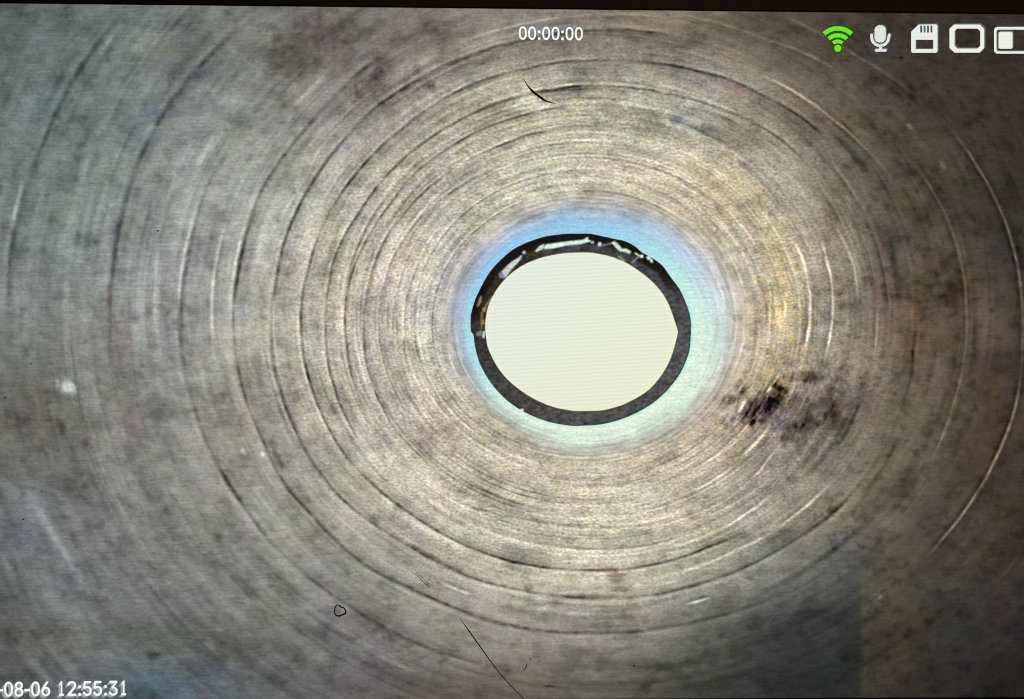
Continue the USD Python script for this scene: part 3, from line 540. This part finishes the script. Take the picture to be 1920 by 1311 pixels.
gl = np.where(un[..., None] < 0.55, inn + (mid - inn) * smooth(0.15, 0.55, un)[..., None], mid + (out - mid) * smooth(0.55, 1.0, un)[..., None])
gl = gl * (1 + 0.5 * np.clip(L, -0.25, 0.25) * smooth(0.05, 0.7, un))[..., None]
al = smooth(1.42, 0.34, un)[..., None]
C = C * (1 - al) + gl * al
C *= (1 - 0.62 * np.exp(-(U / 2.6) ** 2) * np.array([1.0]) )[..., None] if False else 1
# rows of the bright edge: thin teal fringe against the dark ring on the right and below
fr = np.exp(-((U - 1) / 4.0) ** 2) * smooth(-40, 0, deg) * smooth(150, 100, deg)
C += fr[..., None] * np.array([-32, -4, -2])

# uneven video noise: r = light and dark speckle, g = colour speckle, b = threads
G = np.zeros(AA.shape + (3,))
G[..., 0] = 0.65 + 1.15 * smooth(760, 420, AA) * smooth(1.0, 1.5, un)
G[..., 0] *= 1 - 0.35 * smooth(1450, 1700, XX)
G[..., 1] = 0.12 + 0.45 * smooth(700, 380, AA) * smooth(0.6, 1.3, un) + 0.75 * smooth(480, 400, AA) * smooth(270, 330, AA) * smooth(0.55, 0.9, np.cos(TT))
G[..., 2] = 0.40 + 0.15 * smooth(700, 300, XX)
C = np.clip(C, 12, 252)

# quads inside the lit area only
xl, xr, yt, yb = -112, 2008, 2, 1318
inside = (XX > xl) & (XX < xr) & (YY > yt) & (YY < yb)
I, J = np.meshgrid(np.arange(NA - 1), np.arange(NT), indexing='ij')
J2 = (J + 1) % NT
keep = inside[I, J] | inside[I + 1, J] | inside[I, J2] | inside[I + 1, J2]
v = np.stack([np.clip(XX, xl, xr).ravel(), np.clip(YY, yt, yb).ravel()], 1)
q = np.stack([I * NT + J, I * NT + J2, (I + 1) * NT + J2, (I + 1) * NT + J], -1)[keep]
usedv = np.unique(q)
remap = np.full(len(v), -1)
remap[usedv] = np.arange(len(usedv))
f = remap[q]
f = np.vstack([f[:, [0, 2, 1]], f[:, [0, 3, 2]]])
pos = on_display(v[usedv])
n = np.cross(pos[f[0, 1]] - pos[f[0, 0]], pos[f[0, 2]] - pos[f[0, 0]])
if n[1] > 0:
    f = f[:, ::-1]
# keep the sheet inside the frame's hole
pos[:, 0] = np.clip(pos[:, 0], X0 - 0.0003, X1 + 0.0003)
pos[:, 2] = np.clip(pos[:, 2], Z0 - 0.0003 + BASE, Z1 + 0.0003 + BASE)
screen = part('screen', (pos, f), M_WALL, monitor, 'lit picture of a brushed metal tube wall with rings, blue glow at the middle', lin(C.reshape(-1, 3)[usedv]), G.reshape(-1, 3)[usedv])

# ---- dark end ring
NR = 36
T = np.linspace(0, 1, NR)                           # 0 at the outer edge
RR = R_OUT[None] * (1 - T[:, None]) + R_INN[None] * T[:, None]
XR, YR = OC[0] + RR * np.cos(TH)[None], OC[1] + RR * np.sin(TH)[None] / ASP
dR = np.degrees(TH)[None] + 0 * XR
Tm = T[:, None] + 0 * XR
nr = lambda s, k, sd: meshkit.noise(np.stack([Tm * s, k * np.cos(TH)[None] + 0 * XR, k * np.sin(TH)[None] + 0 * XR], -1), sd) - 0.5
base = around([(-180, 66, 58, 50), (-165, 58, 50, 40), (-135, 62, 56, 44), (-100, 76, 76, 78), (-60, 74, 72, 78), (-20, 84, 84, 88), (10, 88, 88, 90), (50, 80, 80, 80), (90, 82, 80, 80), (130, 72, 68, 64), (165, 70, 66, 62)], dR)
upper = smooth(-15, -40, dR) * (1 - smooth(-166, -180, dR))
base = base * (1 - 0.0 * upper[..., None])
dk = upper * smooth(0.62, 0.38, Tm + 0.25 * nr(3, 8, 5))
base = base * (1 - dk[..., None]) + np.array([30, 25, 20.0]) * dk[..., None]
base *= (0.86 + 0.10 * smooth(-20, 30, dR) * smooth(175, 140, dR))[..., None]
base *= (1 + 0.5 * nr(6, 30, 61) + 0.3 * nr(4, 26, 62) + 0.2 * nr(9, 60, 63))[..., None]
edge_out = smooth(0.16, 0.0, Tm) * (1 - upper)
base = base * (1 - 0.5 * edge_out[..., None]) + np.array([10, 52, 56]) * 0.5 * edge_out[..., None]
edge_in = smooth(0.82, 1.0, Tm)
base *= (1 - 0.12 * edge_in)[..., None]
rim_v = np.stack([XR.ravel(), YR.ravel()], 1)
I, J = np.meshgrid(np.arange(NR - 1), np.arange(NT), indexing='ij')
J2 = (J + 1) % NT
q = np.stack([I * NT + J, I * NT + J2, (I + 1) * NT + J2, (I + 1) * NT + J], -1).reshape(-1, 4)
rim_f = np.vstack([q[:, [0, 1, 2]], q[:, [0, 2, 3]]])
GL = [  # gleams on the wet upper edge: polygon, colour
    ([(1020, 464), (1024, 459), (1050, 455), (1085, 451), (1100, 449), (1108, 452), (1090, 457), (1060, 460), (1040, 465), (1022, 467)], (215, 240, 222)),
    ([(1004, 471), (1012, 462), (1020, 458), (1018, 466), (1006, 472)], (200, 225, 215)), ([(980, 473), (984, 471), (985, 475), (981, 476)], (210, 220, 220)),
    ([(942, 509), (950, 500), (960, 491), (972, 484), (979, 478), (975, 487), (966, 497), (957, 507), (951, 516), (945, 521), (943, 518)], (196, 214, 205)),
    ([(935, 514), (940, 510), (944, 515), (945, 522), (938, 521)], (128, 130, 160)), ([(901, 556), (903, 556), (902, 566), (896, 576), (895, 572)], (140, 128, 92)),
    ([(906, 578), (911, 575), (910, 583), (906, 585)], (176, 140, 96)), ([(903, 602), (907, 601), (907, 607), (903, 608)], (186, 150, 106)), ([(909, 573), (922, 556), (926, 556), (914, 574)], (110, 104, 96)),
    ([(902, 586), (905, 586), (904, 616), (902, 616)], (120, 96, 74)), ([(906, 622), (909, 622), (908, 633), (905, 633)], (210, 225, 222)), ([(893, 624), (902, 621), (904, 629), (896, 630)], (128, 128, 126)),
    ([(1098, 447), (1103, 445), (1101, 452), (1097, 452)], (225, 235, 235)), ([(1108, 454), (1113, 452), (1113, 456), (1108, 456)], (170, 180, 200)),
    ([(1122, 455), (1127, 455), (1127, 461), (1122, 461)], (215, 225, 235)), ([(1128, 459), (1148, 456), (1146, 458), (1132, 461)], (110, 118, 120)),
    ([(1147, 455), (1152, 453), (1158, 457), (1166, 467), (1174, 467), (1183, 472), (1180, 475), (1170, 472), (1162, 471), (1154, 463)], (205, 232, 208)),
    ([(1188, 474), (1194, 475), (1200, 480), (1196, 480)], (190, 206, 190)), ([(1199, 479), (1205, 478), (1206, 483), (1200, 483)], (205, 232, 228)), ([(1212, 482), (1217, 481), (1220, 485), (1215, 487)], (215, 236, 240)), ([(1219, 487), (1223, 487), (1224, 492), (1220, 492)], (210, 236, 236)),
    ([(1197, 480), (1199, 481), (1186, 493), (1183, 494)], (140, 142, 134)), ([(1157, 480), (1162, 480), (1172, 489), (1169, 490)], (120, 132, 126)),
    ([(981, 767), (976, 768), (976, 772), (980, 773)], (220, 222, 216)),
]
import shapely
pp = shapely.points(rim_v)
flat_base = base.reshape(-1, 3)
for poly, col in GL:
    g = Polygon(poly).buffer(2).buffer(-2.6).buffer(0.9)
    if g.is_empty:
        g = Polygon(poly).buffer(0)
    d = shapely.distance(g, pp)
    inside_g = shapely.contains(g, pp)
    d = np.where(inside_g, -shapely.distance(g.boundary, pp), d)
    k = smooth(2.7, -1.7, d)[:, None] * (0.95 + 0.3 * (meshkit.noise(np.c_[rim_v / 3.0, 0 * rim_v[:, :1]], 77) - 0.5))[:, None]
    k = np.clip(k, 0, 1)
    flat_base = flat_base * (1 - k) + np.minimum(np.array(col, float) * 1.06, 252) * k
base = flat_base.reshape(base.shape)
# the picture is a little soft: both edges of the ring run into what lies beside it
ko = 0.45 * smooth(0.05, 0.0, Tm)[..., None]
ki = 0.40 * smooth(0.93, 1.0, Tm)[..., None] * 1.4
base = base * (1 - ko) + inn[:1] * 0.85 * ko
base = base * (1 - ki) + np.array([215, 205, 175.0]) * ki
RV, RF, RC = on_display(rim_v), rim_f, lin(np.clip(base, 8, 255).reshape(-1, 3))


def facing(v, f):
    """Turns every triangle towards the viewer's side (-y)."""
    nn = np.cross(v[f[:, 1]] - v[f[:, 0]], v[f[:, 2]] - v[f[:, 0]])[:, 1]
    f = f.copy()
    f[nn > 0] = f[nn > 0][:, ::-1]
    return v, f


part('tube_rim', facing(RV, RF), M_RIM, screen, 'dark ragged oval ring with white gleams at the far end of the tube', RC, np.tile([0.7, 0.2, 0.5], (len(RV), 1)))

# ---- bright opening
K = 14
rad = np.linspace(0, 1, K + 1)[1:]
PV = [np.array([[1090.0, 622.0]])] + [np.stack([1090 + r * (XR[-1] - 1090), 622 + r * (YR[-1] - 622)], 1) for r in rad]
pv = np.vstack(PV)
ff = [[0, 1 + j, 1 + (j + 1) % NT] for j in range(NT)]
for i in range(K - 1):
    b0, b1 = 1 + i * NT, 1 + (i + 1) * NT
    j = np.arange(NT); j2 = (j + 1) % NT
    ff += np.vstack([np.stack([b0 + j, b1 + j, b1 + j2], 1), np.stack([b0 + j, b1 + j2, b0 + j2], 1)]).tolist()
tone = np.array([229, 236, 217.0])[None] + np.stack([(pv[:, 0] - 1090) * .012 + (pv[:, 1] - 620) * .012, (pv[:, 0] - 1090) * .006, -(pv[:, 0] - 1090) * .03 - (pv[:, 1] - 620) * .03], 1)
rr = np.r_[0, np.repeat(rad, NT)]
tone += 9 * smooth(0.93, 1.0, rr)[:, None] * np.array([1, 0.4, -0.4])
part('tube_opening', facing(on_display(pv), np.array(ff)), M_DISC, screen, 'plain bright pale oval opening at the end of the tube', lin(tone), np.tile([0.05, 0.025, 0.05], (len(pv), 1)))

# ---- lettering and symbols laid over the picture
WHITE, SHADE = (236, 240, 230), (86, 98, 108)


def flat(polys, lift):
    """(shape in du, colour) pairs as one coloured sheet."""
    vs, fs, cs, o = [], [], [], 0
    for k, (shape, col) in enumerate(polys):
        for g in getattr(shape, 'geoms', [shape]):
            if g.is_empty or g.area < 0.2:
                continue
            vv, tri = trimesh.creation.triangulate_polygon(g, engine='earcut')
            vs.append(on_display(vv, lift + 2e-5 * k)); fs.append(np.asarray(tri) + o); cs.append(np.repeat(lin(col)[None], len(vv), 0)); o += len(vv)
    v, f = facing(np.vstack(vs), np.vstack(fs))
    return (v, f), np.vstack(cs)


def icon(name, layers, label):
    m, c = flat(layers, 6e-5)
    part(name, m, M_ICON, screen, label, c, np.tile([0.05, 0.02, 0.06], (len(c), 1)))


def glyphs(text):
    """The lettering's outline as a shape, capitals 1 high, baseline 0, y up."""
    from shapely.ops import unary_union
    m = meshkit.text_mesh(text, 1.0, 0.01)
    top = m.triangles[(m.face_normals[:, 2] > 0.9)]
    return unary_union([Polygon(t[:, :2]).buffer(1e-4) for t in top])


def lettering(text, x0, x1, base_y, cap, slope=0.0):
    """Each character in its own cell of equal width family: digits, colons and dashes."""
    w = {':': 0.5, '-': 0.6, ' ': 0.5}
    total = sum(w.get(c, 1.0) for c in text)
    unit, x, out = (x1 - x0) / total, x0, []
    for c in text:
        cw = w.get(c, 1.0) * unit
        if c != ' ':
            g = glyphs(c)
            bx = g.bounds
            want = {':': 0.22, '-': 0.52, '1': 0.40}.get(c, 0.80) * unit if c not in (':', '-') else {':': 0.24, '-': 0.5}[c] * unit
            s = want / (bx[2] - bx[0])
            g = affinity.scale(affinity.translate(g, -(bx[0] + bx[2]) / 2, 0), s, -cap, origin=(0, 0))
            mid = x + cw / 2
            out.append(affinity.translate(g, mid, base_y + slope * (mid - x0)))
        x += cw
    return union_all(out)


tm = lettering('00:00:00', 971.5, 1094, 74.0, 23.6, 0.012)
icon('timer_text', [(affinity.translate(tm, 0.5, -3).buffer(1.2).difference(tm.buffer(0.2)), (122, 128, 134)), (tm.buffer(0.35), (250, 252, 240))], 'white recording time 00:00:00')
dt = lettering('-08-06 12:55:31', -5, 242, 1305.5, 26.5, -0.010)
icon('date_text', [(union_all([affinity.translate(dt, -1.6 * k, 1.3 * k) for k in range(1, 4)]).difference(dt), (158, 162, 166)), (dt.buffer(0.45), (246, 250, 244))], 'white date and time -08-06 12:55:31')


def sector(c, r0, r1, half):
    pts = lambda r, s: [(c[0] + r * math.sin(t), c[1] - r * math.cos(t)) for t in np.linspace(-half * s, half * s, 24)]
    return Polygon(pts(r1, 1) + pts(r0, -1))


GREEN, GSH = (112, 232, 38), (34, 66, 22)
wc = (1570.5, 91.0)
wf = [sector(wc, 33, 41.5, 0.76), sector(wc, 20.5, 28.5, 0.76), sector(wc, 9.5, 16.5, 0.72), Point(wc[0], wc[1]).buffer(6.6)]
wf = union_all(wf)
icon('wireless_icon', [(wf.buffer(1.6).difference(wf), GSH), (wf, GREEN)], 'bright green wireless signal symbol of three arcs over a dot')

mic = rounded(1639.5, 48, 1660.5, 80, 9)
cup = LineString([(1634, 66)] + [(1650 + 16 * math.cos(t), 70 + 16 * math.sin(t)) for t in np.linspace(math.pi, 0, 24)] + [(1667, 66)]).buffer(2.6).difference(mic.buffer(2))
foot = union_all([box(1648, 85, 1653, 95), rounded(1640, 92, 1662, 97.5, 2)])
mi = union_all([mic, cup, foot])
icon('microphone_icon', [(affinity.translate(mi, 2.2, -2.2).difference(mi), SHADE), (mi, (226, 228, 222))], 'white microphone symbol on a small stand')

sd = Polygon([(1708, 60), (1722, 46.5), (1755, 46), (1757.5, 49), (1757.5, 97), (1755, 99.5), (1710, 99.5), (1708, 97)])
sd = sd.difference(union_all([box(1725 + 6.4 * k, 48.5, 1728.6 + 6.4 * k, 61.5) for k in range(4)])).difference(box(1716.5, 75, 1749.5, 92.5))
icon('memory_card_icon', [(affinity.translate(sd, 2.2, -2.2).difference(sd), SHADE), (sd, (232, 236, 228))], 'white memory card symbol')

fr_ = Polygon([(1789, 48), (1836, 48), (1843.5, 55), (1843.5, 90), (1836, 97.5), (1790, 97.5), (1781.5, 90), (1781.5, 55)]).buffer(1.5)
fi = Polygon([(1794, 54.5), (1832, 54.5), (1837, 59), (1837, 86), (1832, 91), (1795, 91), (1790, 86), (1790, 59)]).buffer(0.5)
fr_ = fr_.difference(fi)
icon('frame_icon', [(affinity.translate(fr_, 2.6, -2.6).difference(fr_), SHADE), (fr_, (238, 240, 230))], 'white empty rounded rectangle symbol')

bt = rounded(1863.5, 51, 1931, 101, 7).difference(rounded(1868, 56, 1926.5, 96.5, 4)).union(rounded(1930, 66, 1937, 87, 2))
lv = rounded(1872, 60, 1898, 92, 3)
bb = union_all([bt, lv])
icon('battery_icon', [(affinity.translate(bb, 2.4, -2.2).difference(bb), SHADE), (bb, (234, 238, 228))], 'white battery symbol about half full')

# ------------------------------------------------------------------ hairs and dust lying on the display glass
def fibre(points, widths, lift=0.0, sides=7, n=40):
    """A tapered thread through points (du), of these widths (du), lying on the display."""
    p = spline(points, n)
    w = np.interp(np.linspace(0, 1, n), np.linspace(0, 1, len(widths)), widths) * DU / 2
    c = on_display(p)
    t = np.gradient(c, axis=0)
    t /= np.linalg.norm(t, axis=1)[:, None]
    out = np.array([0, -1.0, 0])
    s = np.cross(t, out)
    s /= np.linalg.norm(s, axis=1)[:, None]
    c = c + out * (w + 1e-5 + lift)[:, None]
    ang = np.linspace(0, 2 * np.pi, sides, endpoint=False)
    v = (c[:, None] + w[:, None, None] * (np.cos(ang)[None, :, None] * s[:, None] + np.sin(ang)[None, :, None] * out)).reshape(-1, 3)
    f = []
    for i in range(n - 1):
        for j in range(sides):
            a, b = i * sides + j, i * sides + (j + 1) % sides
            f += [[a, b, b + sides], [a, b + sides, a + sides]]
    for j in range(1, sides - 1):
        f += [[0, j + 1, j], [(n - 1) * sides, (n - 1) * sides + j, (n - 1) * sides + j + 1]]
    m = trimesh.Trimesh(v, f, process=False)
    trimesh.repair.fix_normals(m)
    return m


def strew(name, mesh, mat, label, category, group=None):
    """A thing of one mesh, its origin where it lies."""
    o = mesh.bounds.mean(0)
    mesh = mesh.copy()
    mesh.vertices = mesh.vertices - o
    m = part(name, mesh, mat, None, None, smooth=40)
    UsdGeom.Xformable(m).AddTranslateOp().Set(Gf.Vec3d(*map(float, o)))
    return tag(m, label, category, group)


h = [fibre([(981, 147), (985, 154), (990, 162), (1000, 173), (1008, 179.5), (1014.5, 184), (1020, 188), (1027, 191), (1035, 193), (1043, 194.5)], [0.8, 1.8, 2.6, 4.6, 4.0, 4.4, 3.2, 2.4, 0.7])]
h += [fibre([(x, y), (x + dx, y + dy)], [1.2, 0.5], n=4) for x, y, dx, dy in ((1004, 177, -2, 4), (1008, 180, -1, 4), (1012, 183, -2, 4), (1016, 186, 1, 4), (999, 172, -3, 2))]
strew('hair', trimesh.util.concatenate(h), M_HAIR, 'short curved black hair below the 00:00:00 time on the screen', 'hair')
lp = [fibre([(633, 1134), (628.5, 1139), (627.5, 1146), (629, 1152), (632, 1154.5), (637, 1154.5), (642, 1152.5), (647.5, 1150), (648.5, 1146.5), (647, 1142.5), (643, 1139), (639, 1138), (636, 1135), (633, 1134)], [2.0, 2.4, 2.0, 2.2, 2.6, 2.8, 3.2, 2.6, 2.2, 2.6, 2.0], n=60)]
lp += [fibre([(638.5, 1138), (639.5, 1135.5)], [1.6, 0.8], n=4), fibre([(642, 1139), (643.5, 1136.8)], [1.8, 0.8], n=4), fibre([(636, 1155), (637, 1158)], [3.0, 0.8], n=4)]
strew('fibre_loop', trimesh.util.concatenate(lp), M_HAIR, 'tiny black fibre curled into a closed loop, lower left of the screen centre', 'fibre')
strew('hair', fibre([(862, 1158), (868, 1167), (878, 1181), (890, 1198), (905, 1219), (920, 1240), (940, 1266), (960, 1288), (983, 1311), (990, 1317)], [0.8, 2.1, 2.2, 2.0, 1.9, 1.8, 1.6, 1.3, 1.2]), M_HAIR, 'long straight dark hair slanting down to the bottom edge of the screen', 'hair')
fh = [fibre([(772, 1074), (780, 1078), (790, 1087), (798, 1095), (806, 1103)], [0.5, 0.9, 1.2, 1.5, 1.2]), fibre([(780, 1073), (788, 1080), (797, 1088), (805, 1095)], [0.8, 1.0, 0.9, 0.8]), fibre([(804, 1100), (807, 1098)], [1.2, 0.8], n=4)]
strew('fibre', trimesh.util.concatenate(fh), M_FAINT, 'faint grey double fibre above the top end of the long straight hair', 'fibre')
strew('fibre', fibre([(988, 1244), (986.5, 1250), (984, 1255), (981, 1259)], [0.9, 2.2, 1.8, 1.0]), M_HAIR, 'very short dark fibre beside the long straight hair near the bottom edge', 'fibre')


def speck(x, y, r, seed):
    m = trimesh.creation.icosphere(subdivisions=1, radius=1.0)
    m.vertices *= (1 + 0.35 * (meshkit.noise(m.vertices * 1.7 + seed * 3.1, seed) - 0.5))[:, None]
    m.vertices *= np.array([r, 0.45 * r, r * 0.85]) * DU
    m.apply_translation(on_display([(x, y)])[0] + np.array([0, -0.45 * r * DU - 1e-5, 0]))
    return m


for k, (x, y, r, lab) in enumerate([
        (44, 973.5, 1.9, 'lone black dust speck at the left, beside the bluish streak'), (10, 745.5, 1.6, 'black dust speck at the left edge, left of the white mark'), (58, 682.5, 1.6, 'black dust speck above the white mark at the left'),
        (78.5, 922, 1.4, 'black dust speck at the head of the bluish streak at the left'), (296.5, 433, 1.9, 'black dust speck on pale wall between the second and third rings at left'), (548, 1123.5, 1.0, 'tiny dark dust speck left of the curled fibre loop'),
        (994.5, 1236, 1.5, 'dark dust speck just above the very short fibre near the bottom'), (618.5, 1248, 1.3, 'dark dust speck straight below the curled fibre loop'), (1690, 108, 1.8, 'dark dust speck under the microphone and memory card symbols'),
        (293, 1011, 1.2, 'tiny dark dust speck in the lower left quarter on plain grey wall'), (173.5, 759, 0.9, 'tiny dark dust speck right of the white mark at the left')]):
    strew('dust_speck', speck(x, y, r, k + 1), M_DUST, lab, 'dust speck', 'dark dust specks on the screen')
strew('lint_speck', speck(1188.5, 1248, 2.6, 40), M_PALE, 'pale lint speck low on the screen, right of the long straight hair', 'lint')
